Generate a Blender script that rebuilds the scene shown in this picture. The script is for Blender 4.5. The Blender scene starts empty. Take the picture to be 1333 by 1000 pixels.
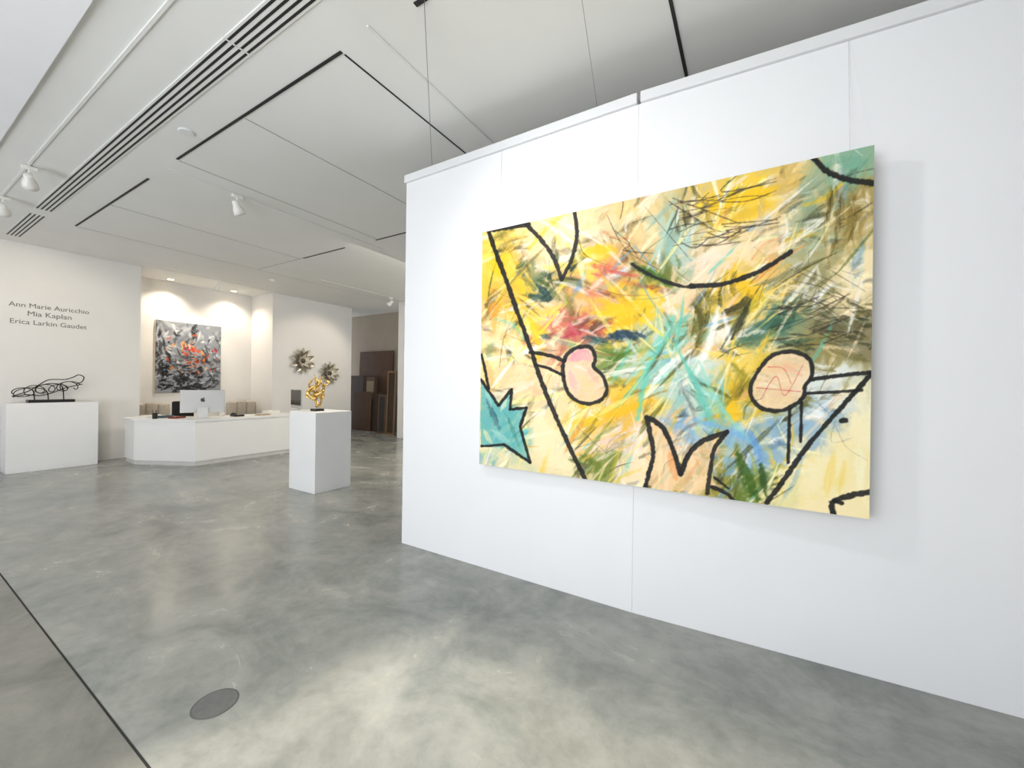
import bpy, bmesh, math, random
import numpy as np
from mathutils import Vector, Matrix
random.seed(7); rng = np.random.default_rng(5)
S = bpy.context.scene
C = S.collection
try:
    S.view_settings.view_transform = 'Standard'
    S.view_settings.look = 'None'
except Exception: pass

# ------------------------------------------------------------------ camera geometry
H = 1.5; FPX = 520.0; YAW = math.radians(31.0); ROLL = math.radians(0.8)
cr, sr = math.cos(ROLL), math.sin(ROLL)
Fv = Vector((-math.sin(YAW), math.cos(YAW), 0)); Rv = Vector((math.cos(YAW), math.sin(YAW), 0))
O = Vector((0, 0, H))
def ray(px, py):
    u = px-666.5; v = 500-py
    return Fv*FPX + Rv*(u*cr-v*sr) + Vector((0, 0, u*sr+v*cr))
def on(axis, val, px, py):
    d = ray(px, py); i = 'xyz'.index(axis)
    return O + d*((val-O[i])/d[i])
def project(X, Y, Z):
    fx = X*Fv.x+Y*Fv.y; rx = X*Rv.x+Y*Rv.y
    u2 = rx/fx*FPX; v2 = (Z-H)/fx*FPX
    return 666.5+(u2*cr+v2*sr), 500-(-u2*sr+v2*cr)
cam = bpy.data.cameras.new('camera'); camo = bpy.data.objects.new('camera', cam); C.objects.link(camo)
cam.sensor_fit = 'HORIZONTAL'; cam.sensor_width = 36; cam.lens = FPX/1333*36; cam.clip_start = 0.02
camo.matrix_world = Matrix.Translation(O) @ Matrix.Rotation(YAW, 4, 'Z') @ Matrix.Rotation(math.pi/2, 4, 'X') @ Matrix.Rotation(ROLL, 4, 'Z')
S.camera = camo

# ------------------------------------------------------------------ materials
def lin(c):
    return tuple(((x/255)/12.92 if x/255 <= 0.04045 else (((x/255)+0.055)/1.055)**2.4) for x in c)
def mat(name, rgb, rough=0.5, metal=0.0, var=0.06, scale=8.0, bump=0.0, emit=0.0, spec=0.5):
    m = bpy.data.materials.new(name); m.use_nodes = True
    nt = m.node_tree; b = nt.nodes['Principled BSDF']
    b.inputs['Roughness'].default_value = rough; b.inputs['Metallic'].default_value = metal
    b.inputs['Specular IOR Level'].default_value = spec
    c = lin(rgb)
    tc = nt.nodes.new('ShaderNodeTexCoord')
    n = nt.nodes.new('ShaderNodeTexNoise'); n.inputs['Scale'].default_value = scale; n.inputs['Detail'].default_value = 5
    nt.links.new(tc.outputs['Object'], n.inputs['Vector'])
    r = nt.nodes.new('ShaderNodeValToRGB')
    r.color_ramp.elements[0].position = .3; r.color_ramp.elements[1].position = .7
    r.color_ramp.elements[0].color = (*[x*(1-var) for x in c], 1)
    r.color_ramp.elements[1].color = (*[min(1, x*(1+var)) for x in c], 1)
    nt.links.new(n.outputs['Fac'], r.inputs['Fac']); nt.links.new(r.outputs['Color'], b.inputs['Base Color'])
    if bump:
        bp = nt.nodes.new('ShaderNodeBump'); bp.inputs['Strength'].default_value = bump; bp.inputs['Distance'].default_value = .01
        nt.links.new(n.outputs['Fac'], bp.inputs['Height']); nt.links.new(bp.outputs['Normal'], b.inputs['Normal'])
    if emit:
        b.inputs['Emission Color'].default_value = (*c, 1); b.inputs['Emission Strength'].default_value = emit
    return m
M = dict(
    wall=mat('wall_paint', (232, 231, 229), .7, var=.012, scale=3),
    panel=mat('panel_paint', (232, 233, 235), .6, var=.01, scale=2),
    ceil=mat('ceiling_paint', (232, 232, 230), .75, var=.015, scale=2),
    soffit=mat('soffit_paint', (240, 240, 244), .75, var=.015, scale=2),
    grey=mat('alcove_shade_paint', (166, 155, 141), .8, var=.03, scale=3),  # shade of the unlit recess put into the wall colour
    cap=mat('cap_paint', (224, 225, 227), .5, var=.01),
    plinth=mat('plinth_paint', (238, 239, 240), .5, var=.012, scale=4),
    desk=mat('desk_laminate', (243, 243, 241), .35, var=.01, scale=4),
    toe=mat('toe_kick', (212, 211, 208), .5),
    black=mat('black_slot', (28, 28, 29), .6),
    seam=mat('panel_seam', (174, 174, 172), .7),  # flat grey of the ceiling panel joints
    track=mat('track_white', (228, 228, 226), .6, var=.01),
    lamp=mat('lamp_white', (240, 239, 234), .35, var=.01),
    lens=mat('lamp_lens', (255, 232, 196), .3, emit=4),
    bulb=mat('downlight_lens', (255, 226, 180), .3, emit=14),
    bronze=mat('dark_bronze', (36, 30, 26), .38, .7, var=.3, scale=30),
    gold=mat('gold_leaf', (224, 190, 116), .3, .8, var=.35, scale=40),
    steel=mat('brushed_steel', (222, 215, 198), .34, .35, var=.25, scale=25),
    darksteel=mat('dark_steel', (150, 143, 128), .36, .4, var=.35, scale=25),
    flowercore=mat('flower_core', (86, 80, 72), .4, .5, var=.3, scale=25),
    alu=mat('aluminium', (206, 207, 208), .4, .3, var=.02),
    screen=mat('screen_glass', (12, 12, 14), .1),
    logo=mat('dark_logo', (64, 65, 68), .3),
    blk=mat('black_fabric', (22, 22, 24), .8, var=.1, scale=60),
    blkpl=mat('black_plastic', (24, 24, 25), .4),
    tweed=mat('grey_beige_tweed', (170, 163, 152), .9, var=.18, scale=60, bump=.2),
    wood=mat('dark_wood', (72, 48, 32), .5, var=.25, scale=14),
    board=mat('brown_board', (80, 56, 39), .6, var=.15, scale=5),
    board2=mat('dark_brown_board', (56, 40, 30), .6, var=.15, scale=5),
    board3=mat('tan_board', (96, 72, 52), .6, var=.15, scale=5),
    goldframe=mat('gold_frame', (132, 106, 72), .4, .4, var=.1),
    cream=mat('cream_mount', (150, 136, 112), .8, var=.04),
    blue=mat('grey_canvas', (50, 48, 50), .7, var=.2),
    paper=mat('paper', (240, 238, 232), .8, var=.02), red=mat('red_cover', (128, 52, 46), .5),
    teal=mat('teal_cover', (62, 88, 100), .5), tan=mat('tan_cover', (172, 148, 116), .6),
    mug=mat('white_ceramic', (238, 236, 230), .2), text=mat('grey_vinyl', (110, 108, 106), .6, var=.01),
    wire=mat('steel_wire', (130, 132, 134), .4, .7), thread=mat('pale_hanging_line', (206, 208, 212), .6, var=.01),
    joint=mat('floor_joint_fill', (54, 54, 52), .8, spec=.1),
    drain=mat('drain_plate', (118, 119, 117), .45, .3, var=.1, scale=30), drainrim=mat('drain_rim', (98, 98, 96), .45, .3),
    linen=mat('raw_linen_edge', (222, 210, 182), .8, var=.05, scale=40),
)
def concrete():
    m = bpy.data.materials.new('polished_concrete'); m.use_nodes = True
    nt = m.node_tree; b = nt.nodes['Principled BSDF']; N = nt.nodes.new; L = nt.links.new
    tc = N('ShaderNodeTexCoord')
    def noise(s, d, dist=0.0, rough=.6, vec=None):
        n = N('ShaderNodeTexNoise'); n.inputs['Scale'].default_value = s; n.inputs['Detail'].default_value = d
        n.inputs['Distortion'].default_value = dist; n.inputs['Roughness'].default_value = rough
        L(vec or tc.outputs['Object'], n.inputs['Vector']); return n
    def ramp(src, stops):
        r = N('ShaderNodeValToRGB')
        e = r.color_ramp.elements
        e[0].position, e[0].color = stops[0][0], (*lin(stops[0][1]), 1)
        e[1].position, e[1].color = stops[-1][0], (*lin(stops[-1][1]), 1)
        for p, c in stops[1:-1]:
            k = e.new(p); k.color = (*lin(c), 1)
        L(src, r.inputs['Fac']); return r
    def mix(a, bb, fac, mode='MIX'):
        x = N('ShaderNodeMix'); x.data_type = 'RGBA'; x.blend_type = mode
        if isinstance(fac, float): x.inputs[0].default_value = fac
        else: L(fac, x.inputs[0])
        L(a, x.inputs[6]); L(bb, x.inputs[7]); return x.outputs[2]
    mp = N('ShaderNodeMapping'); mp.inputs['Rotation'].default_value = (0, 0, .7); mp.inputs['Scale'].default_value = (1, 1.4, 1)
    L(tc.outputs['Object'], mp.inputs['Vector'])
    big = noise(.75, 5, .5, .5); mid = noise(1.7, 10, .6, .63, mp.outputs[0]); fine = noise(8, 11, .3, .7)
    cb = ramp(big.outputs['Fac'], [(.36, (112, 116, 113)), (.5, (143, 146, 141)), (.64, (168, 167, 157))])
    cm = ramp(mid.outputs['Fac'], [(.28, (72, 78, 76)), (.43, (120, 124, 120)), (.56, (152, 154, 148)), (.74, (188, 185, 174))])
    cf = ramp(fine.outputs['Fac'], [(.3, (92, 96, 93)), (.5, (143, 145, 140)), (.75, (184, 182, 172))])
    c = mix(cb.outputs[0], cm.outputs[0], .58); c = mix(c, cf.outputs[0], .26)
    # slightly browner pour on the window side of the slab joint
    sp = N('ShaderNodeSeparateXYZ'); L(tc.outputs['Object'], sp.inputs[0])
    mr = N('ShaderNodeMapRange'); mr.inputs[1].default_value = .608; mr.inputs[2].default_value = .612
    mr.inputs[3].default_value = .5; mr.inputs[4].default_value = 0
    L(sp.outputs['Y'], mr.inputs[0])
    br = ramp(mid.outputs['Fac'], [(.3, (78, 75, 67)), (.7, (124, 118, 104))])
    c = mix(c, br.outputs[0], mr.outputs[0])
    L(c, b.inputs['Base Color'])
    rr = N('ShaderNodeMapRange'); rr.inputs[1].default_value = .3; rr.inputs[2].default_value = .7
    rr.inputs[3].default_value = .14; rr.inputs[4].default_value = .3
    L(mid.outputs['Fac'], rr.inputs[0]); L(rr.outputs[0], b.inputs['Roughness'])
    b.inputs['Specular IOR Level'].default_value = .5
    bp = N('ShaderNodeBump'); bp.inputs['Strength'].default_value = .03; bp.inputs['Distance'].default_value = .02
    L(mid.outputs['Fac'], bp.inputs['Height']); L(bp.outputs['Normal'], b.inputs['Normal'])
    return m
M['floor'] = concrete()

# ------------------------------------------------------------------ helpers
ORG = {}
def link(o): C.objects.link(o); return o
def tag(o, label, cat, group=None):
    o['label'] = label; o['category'] = cat
    if group: o['group'] = group
    return o
def thing(name, label, cat, loc, group=None):
    o = link(bpy.data.objects.new(name, None)); o.empty_display_size = .1
    o.location = loc; ORG[o.name] = Vector(loc)
    return tag(o, label, cat, group)
def obj(name, bm, m, parent=None, loc=None, smooth=False):
    """bm is in WORLD coordinates; origin goes to loc (top level) or to the thing's base."""
    org = Vector(loc) if loc is not None else (ORG[parent.name] if parent else Vector((0, 0, 0)))
    bmesh.ops.recalc_face_normals(bm, faces=bm.faces)
    if org.length > 0: bmesh.ops.translate(bm, verts=bm.verts, vec=-org)
    if smooth:
        for f in bm.faces: f.smooth = True
    me = bpy.data.meshes.new(name); bm.to_mesh(me); bm.free()
    me.materials.append(m)
    o = link(bpy.data.objects.new(name, me))
    if parent: o.parent = parent
    else: o.location = org
    ORG[o.name] = org
    return o
def struct(name, bm, m, parent=None, loc=None):
    o = obj(name, bm, m, parent, loc)
    if not parent: o['kind'] = 'structure'
    return o
def dup(root, loc, rotz=None, label=None):
    r = root.copy(); C.objects.link(r); r.location = loc
    if rotz is not None: r.rotation_euler = (0, 0, rotz)
    if label: r['label'] = label
    for ch in list(root.children):
        c = ch.copy(); C.objects.link(c); c.parent = r
        for g in list(ch.children):
            d = g.copy(); C.objects.link(d); d.parent = c
    return r
def B(): return bmesh.new()
def box(bm, a, b, bevel=0.0, seg=2, mtx=None):
    t = bmesh.new()
    bmesh.ops.create_cube(t, size=1)
    a = Vector(a); b = Vector(b)
    for v in t.verts:
        v.co = Vector(((a.x+b.x)/2+v.co.x*(b.x-a.x), (a.y+b.y)/2+v.co.y*(b.y-a.y), (a.z+b.z)/2+v.co.z*(b.z-a.z)))
    if bevel: bmesh.ops.bevel(t, geom=t.edges[:], offset=bevel, segments=seg, affect='EDGES', profile=.5)
    if mtx is not None: bmesh.ops.transform(t, matrix=mtx, verts=t.verts)
    me = bpy.data.meshes.new('tmp'); t.to_mesh(me); t.free(); bm.from_mesh(me); bpy.data.meshes.remove(me)
    return bm
def catmull(pts, n=8, closed=False):
    P = [Vector(p) for p in pts]
    if len(P) < 3: return P
    out = []; m = len(P)
    rngk = range(m if closed else m-1)
    for i in rngk:
        if closed: p0, p1, p2, p3 = P[(i-1) % m], P[i], P[(i+1) % m], P[(i+2) % m]
        else: p0, p1, p2, p3 = P[max(i-1, 0)], P[i], P[i+1], P[min(i+2, m-1)]
        for k in range(n):
            t = k/n
            out.append(.5*((2*p1)+(p2-p0)*t+(2*p0-5*p1+4*p2-p3)*t*t+(3*p1-p0-3*p2+p3)*t**3))
    if not closed: out.append(P[-1])
    return out
def tube(bm, pts, r, seg=8):
    P = [Vector(p) for p in pts]; rs = r if isinstance(r, (list, tuple)) else [r]*len(P)
    T = []
    for i in range(len(P)):
        d = P[min(i+1, len(P)-1)]-P[max(i-1, 0)]
        T.append(d.normalized() if d.length > 1e-9 else Vector((0, 0, 1)))
    up = Vector((0, 0, 1)) if abs(T[0].z) < .9 else Vector((1, 0, 0))
    n = T[0].cross(up).normalized(); rings = []
    for i, p in enumerate(P):
        n = (n-T[i]*n.dot(T[i])).normalized(); b = T[i].cross(n)
        rings.append([bm.verts.new(p+(n*math.cos(2*math.pi*k/seg)+b*math.sin(2*math.pi*k/seg))*rs[i]) for k in range(seg)])
    for a, c in zip(rings, rings[1:]):
        for k in range(seg): bm.faces.new((a[k], a[(k+1) % seg], c[(k+1) % seg], c[k]))
    bm.faces.new(rings[0][::-1]); bm.faces.new(rings[-1])
    return bm
def lathe(bm, prof, mtx=Matrix(), seg=24):
    """prof: (r,z) list around local Z."""
    rings = []
    for r, z in prof:
        if r < 1e-6: rings.append([bm.verts.new(mtx @ Vector((0, 0, z)))])
        else: rings.append([bm.verts.new(mtx @ Vector((r*math.cos(2*math.pi*k/seg), r*math.sin(2*math.pi*k/seg), z))) for k in range(seg)])
    for a, c in zip(rings, rings[1:]):
        for k in range(seg):
            k2 = (k+1) % seg
            if len(a) == 1 and len(c) == 1: continue
            if len(a) == 1: bm.faces.new((a[0], c[k], c[k2]))
            elif len(c) == 1: bm.faces.new((a[k], a[k2], c[0]))
            else: bm.faces.new((a[k], a[k2], c[k2], c[k]))
    return bm
def prism(bm, poly, z0, z1):
    lo = [bm.verts.new((x, y, z0)) for x, y in poly]; hi = [bm.verts.new((x, y, z1)) for x, y in poly]
    bm.faces.new(lo[::-1]); bm.faces.new(hi)
    for i in range(len(poly)):
        j = (i+1) % len(poly); bm.faces.new((lo[i], lo[j], hi[j], hi[i]))
    return bm
def align(loc, d):
    return Matrix.Translation(Vector(loc)) @ Vector(d).to_track_quat('Z', 'Y').to_matrix().to_4x4()

# ------------------------------------------------------------------ the room
ZC = 3.68; XW = -10.2; XN = -11.2; YB = 7.7
YN0, YN1 = 2.93, 5.42; XP = -3.05; XQ = 2.8
struct('floor', box(B(), (-12.6, -2.8, -.15), (5.2, 9.2, 0)), M['floor'])
struct('ceiling', box(B(), (-12.6, -2.8, ZC), (5.2, 9.2, ZC+.15)), M['ceil'])
struct('ceiling_soffit', box(B(), (XW, -2.8, 3.65), (5.0, .705, ZC)), M['soffit'])
struct('wall_left', box(B(), (-11.4, -2.8, 0), (XW, YN0, ZC)), M['wall'])
struct('wall_niche', box(B(), (-11.4, YN0, 0), (XN, YN1, ZC)), M['wall'])
struct('wall_far', box(B(), (-11.4, YN1, 0), (XW, YB, ZC)), M['wall'])
struct('wall_alcove', box(B(), (-12.6, 8.75, 0), (-8.0, 8.95, ZC)), M['grey'])  # greyed to carry the shade of the recess
struct('wall_back', box(B(), (-8.25, YB, 0), (5.0, YB+.2, ZC)), M['wall'])
struct('wall_end', box(B(), (5.0, -2.8, 0), (5.2, 9.0, ZC)), M['wall'])
struct('wall_front', box(box(box(B(), (XW, -2.8, 0), (XP, -2.6, 3.62)), (XP, -2.8, 3.62), (5.0, -2.6, 4.9)), (XQ, -2.8, 0), (5.0, -2.6, 3.62)), M['wall'])  # unseen; header and piers shaped to limit the sun patch and daylight
struct('trim_1', box(B(), (-10.2, .606, -.004), (5.0, .614, .001)), M['joint'])
# free-standing partition of two panels, each with its cap rail
YP = 2.68; XL = -2.79; XS = -.663
p = struct('wall_right', box(B(), (XL, YP, 0), (XS-.0005, YP+.13, 3.36), .001, 1), M['panel'], loc=(XL, YP, 0))
obj('top_cap', box(B(), (XL-.012, YP-.022, 3.36), (XS-.008, YP+.152, 3.43), .006), M['cap'], p)
ang = math.atan(.06); RM = Matrix.Translation((XS, YP, 0)) @ Matrix.Rotation(ang, 4, 'Z')
p = struct('wall_right_panel', box(B(), (.0005, 0, 0), (3.4, .13, 3.36), .001, 1, mtx=RM), M['panel'], loc=(XS, YP, 0))
obj('top_cap', box(B(), (.012, -.022, 3.36), (3.4, .152, 3.43), .006, mtx=RM), M['cap'], p)

# ceiling seams (thin panel joints)
def strip(a, b, w, d=.004):
    a = Vector((a[0], a[1], 0)); b = Vector((b[0], b[1], 0)); t = (b-a).normalized(); n = Vector((-t.y, t.x, 0))*w/2
    bm = B(); prism(bm, [(q.x, q.y) for q in (a-n, b-n, b+n, a+n)], ZC-d, ZC+.004); return bm
for i, (a, b) in enumerate([((-3.64, 1.69), (-3.64, 4.12)), ((-6.93, 1.69), (-6.93, 4.12)),
                            ((-8.35, 4.14), (-6.87, 4.14)), ((-4.92, 1.69), (-4.92, 4.12)), ((-8.35, 1.69), (-8.35, 7.6))]):
    struct('trim_%d' % (i+2), strip(a, b, .009), M['seam'])
# black ceiling slots
for a, b, w, lab in [((-2.35, 1.665), (-4.9, 1.665), .02, 'long narrow black ceiling slot ending at a corner above the left of the partition'),
                     ((-2.35, 1.69), (-2.35, 4.12), .01, 'fine dark ceiling slot running from the corner back to the partition top'),
                     ((-5.65, 1.67), (-8.33, 1.67), .02, 'black ceiling slot nearest the wall with lettering'),
                     ((-5.7, 4.15), (-6.85, 4.15), .02, 'short black ceiling slot in front of the reception desk'),
                     ((-2.35, 4.16), (-4.97, 4.16), .02, 'black ceiling slot disappearing behind the left edge of the partition'),
                     ((-1.69, 1.67), (2.6, 1.67), .028, 'black ceiling slot at the very top edge from which the cable hangs'),
                     ((-.42, 1.70), (-.42, 4.1), .02, 'black ceiling slot running back over the top of the partition')]:
    o = obj('ceiling_slot', strip(a, b, w, .006), M['black'], loc=(a[0], a[1], ZC)); tag(o, lab, 'ceiling slot')
# striped linear diffusers
def diffuser(x0, x1, lab):
    t = thing('linear_diffuser', lab, 'air vent', ((x0+x1)/2, 1.295, ZC), 'striped linear diffusers in the ceiling')
    obj('frame', box(B(), (x0, 1.215, ZC-.008), (x1, 1.375, ZC+.002)), M['track'], t)
    for k in range(4):
        y = 1.237+k*.0385
        obj('slot', box(B(), (x0+.004, y-.0075, ZC-.0095), (x1-.004, y+.0075, ZC-.0075)), M['black'], t)
diffuser(-7.9, -2.905, 'longest black striped linear diffuser running down the left of the ceiling')
diffuser(-2.895, 2.2, 'black striped linear diffuser cut off by the top edge of the photo')
diffuser(-9.75, -8.2, 'short black striped linear diffuser above the wall lettering')
# lighting tracks
def track(a, b, lab, w=.022):
    bm = B()
    if abs(a[0]-b[0]) < 1e-6: box(bm, (a[0]-w/2, a[1], ZC-.01), (a[0]+w/2, b[1], ZC), .002)
    else: box(bm, (a[0], a[1]-w/2, ZC-.01), (b[0], a[1]+w/2, ZC), .002)
    o = obj('lighting_track', bm, M['track'], loc=((a[0]+b[0])/2, (a[1]+b[1])/2, ZC)); tag(o, lab, 'lighting track')
track((-9.8, .94), (2.0, .94), 'white lighting track left of the striped diffuser holding two spotlights')
track((-5.2, 1.70), (-5.2, 4.5), 'white lighting track in the middle of the ceiling holding one spotlight')
track((-2.04, 1.62), (-2.04, 4.5), 'white lighting track running over the left end of the partition')
track((-10.0, 3.1), (-10.0, 5.2), 'short white lighting track over the desk niche opening')
track((-7.95, 5.2), (-7.95, 7.6), 'white lighting track near the storage alcove')
def spotlight(x, y, aim, lab):
    t = thing('spotlight', lab, 'spotlight', (x, y, ZC-.01), 'white track spotlights')
    obj('adapter', box(B(), (x-.02, y-.055, ZC-.045), (x+.02, y+.055, ZC-.01), .004), M['lamp'], t)
    obj('stem', tube(B(), [(x, y, ZC-.045), (x, y, ZC-.115)], .009), M['lamp'], t)
    d = (Vector(aim)-Vector((x, y, ZC-.15))).normalized(); c = Vector((x, y, ZC-.15))
    mm = align(c-d*.07, d)
    h = obj('lamp_head', lathe(B(), [(0, 0), (.03, .002), (.036, .02), (.038, .06), (.055, .1), (.062, .16), (.057, .16), (.05, .115), (0, .112)], mm), M['lamp'], t, smooth=True)
    obj('lens', lathe(B(), [(0, .128), (.05, .128), (.05, .124), (0, .124)], mm), M['lens'], h)
    return c+d*.1, d
def spot_lamp(loc, d, w, size=70, col=(1, .86, .68), blend=.6, rad=.05):
    l = bpy.data.lights.new('spot_lamp', 'SPOT'); l.energy = w; l.color = col; l.spot_size = math.radians(size); l.spot_blend = blend; l.shadow_soft_size = rad
    o = link(bpy.data.objects.new('spot_lamp', l)); o.location = loc; o.rotation_euler = Vector(d).to_track_quat('-Z', 'Y').to_euler()
for x, y, aim, w, lab in [(-6.4, .95, (-9.9, 1.9, 1.3), 60, 'white track spotlight at upper left, the nearer of the pair'),
                          (-7.75, .95, (-10.2, 1.5, 2.3), 50, 'white track spotlight at the left edge, the farther of the pair'),
                          (-5.2, 2.34, (-5.3, 3.4, 1.2), 60, 'lone white track spotlight above the tall middle plinth'),
                          (-10.0, 4.15, (-11.2, 4.1, 2.0), 60, 'small white track spotlight in front of the desk niche'),
                          (-7.95, 7.15, (-10.1, 6.5, 1.9), 80, 'small white track spotlight beside the storage alcove')]:
    l, d = spotlight(x, y, aim, lab); spot_lamp(l, d, w)
l, d = spotlight(-1.9, .95, (-.5, 2.65, 1.6), 'white track spotlight overhead aimed at the huge yellow painting')
spot_lamp(l, d, 75, 120, (1, .98, .95), .9, .09)
for x, y, lab in [(-10.9, 3.62, 'glowing round recessed downlight at the left of the desk niche'), (-10.9, 4.86, 'glowing round recessed downlight at the right of the desk niche')]:
    t = thing('recessed_downlight', lab, 'downlight', (x, y, ZC))
    obj('trim_ring', lathe(B(), [(.055, 0), (.085, 0), (.085, -.008), (.055, -.004)], Matrix.Translation((x, y, ZC))), M['lamp'], t, smooth=True)
    obj('lens', lathe(B(), [(0, -.001), (.056, -.001), (.056, -.003), (0, -.003)], Matrix.Translation((x, y, ZC))), M['bulb'], t)
    spot_lamp((x, y, ZC-.02), (0.12, 0, -1), 100, 130, blend=.8)
o = obj('smoke_detector', lathe(B(), [(0, -.04), (.035, -.04), (.055, -.02), (.06, .002), (0, .002)], Matrix.Translation((-8.9, 4.7, ZC))), M['lamp'], loc=(-8.9, 4.7, ZC), smooth=True)
tag(o, 'small round white smoke detector on ceiling in front of the niche corner', 'smoke detector')
o = obj('sprinkler_cover', lathe(B(), [(0, -.012), (.052, -.012), (.06, -.005), (.06, 0), (0, 0)], Matrix.Translation((-4.29, 1.52, ZC))), M['cap'], loc=(-4.29, 1.52, ZC))
tag(o, 'flat round sprinkler cover between the striped diffuser and the black slot', 'sprinkler cover')
# cables
e = on('y', YP+.06, 563, 205)
o = obj('suspension_cable', tube(B(), [(-1.62, 1.67, ZC-.006), (e.x, YP+.06, 3.43)], .002, 6), M['wire'], loc=(e.x, YP+.06, 3.43))
tag(o, 'thin steel cable from the ceiling down to the left end of the partition top', 'cable')
e = on('y', YP+.06, 779, 140)
o = obj('suspension_cable', tube(B(), [(-.74, 1.67, ZC-.006), (e.x, YP+.06, 3.43)], .0014, 6), M['wire'], loc=(e.x, YP+.06, 3.43))
tag(o, 'thin steel cable to the partition top near the joint of its two panels', 'cable')

# floor drain
dl = on('z', 0, 280, 916)
t = thing('floor_drain', 'round flush metal floor cover set in the concrete', 'floor drain', (dl.x, dl.y, 0))
obj('rim', lathe(B(), [(.086, 0), (.086, .0018), (.091, .0018), (.093, 0)], Matrix.Translation(dl), 40), M['drainrim'], t)
obj('cover', lathe(B(), [(0, .0015), (.086, .0015), (.086, 0), (0, 0)], Matrix.Translation(dl), 40), M['drain'], t)

# ------------------------------------------------------------------ painting raster
def smooth01(t): return t*t*(3-2*t)
def vnoise(x, y, sc, seed):
    r = np.random.default_rng(seed); g = r.random((96, 96))
    fx = np.mod(x/sc, 95); fy = np.mod(y/sc, 95); ix = fx.astype(int); iy = fy.astype(int)
    tx = smooth01(fx-ix); ty = smooth01(fy-iy); ix2 = (ix+1) % 96; iy2 = (iy+1) % 96
    return (g[iy, ix]*(1-tx)+g[iy, ix2]*tx)*(1-ty)+(g[iy2, ix]*(1-tx)+g[iy2, ix2]*tx)*ty
class Canvas:
    def __init__(s, X, Y, base):
        s.X, s.Y = X, Y; s.C = np.tile(np.array(base, float), (len(X), 1)); s.k = 0
        s.n1 = vnoise(X, Y, 3.2, 1)*.6+vnoise(X, Y, 9, 2)*.4; s.n2 = vnoise(X, Y, 1.6, 3)
    def stroke(s, pts, w, col, a=1.0, soft=.35, rough=.25, bristle=.35, taper=.0):
        s.k += 1
        P = np.array([(p.x, p.y) for p in catmull([(q[0], q[1], 0) for q in pts], 6)])
        lo = P.min(0)-w*1.7-2; hi = P.max(0)+w*1.7+2
        i = np.nonzero((s.X > lo[0]) & (s.X < hi[0]) & (s.Y > lo[1]) & (s.Y < hi[1]))[0]
        if len(i) == 0: return
        x, y = s.X[i], s.Y[i]; best = np.full(len(i), 1e9); sd = np.zeros(len(i)); al = np.zeros(len(i))
        seg = np.hypot(*(P[1:]-P[:-1]).T); tot = max(seg.sum(), 1e-6); cum = 0
        for q in range(len(P)-1):
            ax, ay = P[q]; dx, dy = P[q+1]-P[q]; L2 = dx*dx+dy*dy+1e-9
            t = np.clip(((x-ax)*dx+(y-ay)*dy)/L2, 0, 1); ex = x-ax-t*dx; ey = y-ay-t*dy; d = np.hypot(ex, ey)
            m = d < best; best[m] = d[m]; sd[m] = (np.sign(dx*ey-dy*ex)*d)[m]; al[m] = ((cum+t*seg[q])/tot)[m]; cum += seg[q]
        wd = w*(1-taper*np.abs(2*al-1)**2)
        d = best+(s.n1[i]-.5)*w*rough*2
        A = np.clip((wd-d)/(w*soft+.5), 0, 1)*a
        if bristle:
            tb = np.random.default_rng(s.k).random(257); f = np.mod(sd/max(.9, w*.11)+100, 256); j = f.astype(int); fr = f-j
            bn = tb[j]*(1-fr)+tb[j+1]*fr
            A = A*(1-bristle*bn*(.35+.65*al)-bristle*.4*s.n2[i])
        A = np.clip(A, 0, 1)[:, None]
        s.C[i] = s.C[i]*(1-A)+np.array(col, float)*A
    def fill(s, pts, col, a=1.0, smooth=True, var=.3):
        P = [(p.x, p.y) for p in (catmull([(q[0], q[1], 0) for q in pts], 6, True) if smooth else [Vector((q[0], q[1], 0)) for q in pts])]
        ins = np.zeros(len(s.X), bool)
        for q in range(len(P)):
            x1, y1 = P[q]; x2, y2 = P[(q+1) % len(P)]
            if y1 == y2: continue
            c = ((y1 > s.Y) != (y2 > s.Y)) & (s.X < (x2-x1)*(s.Y-y1)/(y2-y1)+x1); ins ^= c
        A = (ins*a*(1-var*s.n1))[:, None]; s.C = s.C*(1-A)+np.array(col, float)*A
def grid_canvas(name, nx, ny, fn_pos, rgb, m, parent):
    """fn_pos -> (N,3) local coords of an ny*nx grid"""
    co = fn_pos; me = bpy.data.meshes.new(name); nv = nx*ny; nf = (nx-1)*(ny-1)
    me.vertices.add(nv); me.vertices.foreach_set('co', co.astype(np.float32).ravel())
    ii = np.arange(nv).reshape(ny, nx)
    q = np.stack([ii[:-1, :-1], ii[:-1, 1:], ii[1:, 1:], ii[1:, :-1]], -1).reshape(-1)
    me.loops.add(nf*4); me.loops.foreach_set('vertex_index', q.astype(np.int32))
    me.polygons.add(nf); me.polygons.foreach_set('loop_start', np.arange(0, nf*4, 4, dtype=np.int32))
    try: me.polygons.foreach_set('loop_total', np.full(nf, 4, dtype=np.int32))
    except Exception: pass
    me.update(calc_edges=True)
    ca = me.color_attributes.new('paint', 'FLOAT_COLOR', 'POINT')
    s = np.clip(rgb/255, 0, 1); l = np.where(s <= .04045, s/12.92, ((s+.055)/1.055)**2.4)
    ca.data.foreach_set('color', np.concatenate([l, np.ones((nv, 1))], 1).astype(np.float32).ravel())
    me.materials.append(m); o = link(bpy.data.objects.new(name, me)); o.parent = parent; return o
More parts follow.
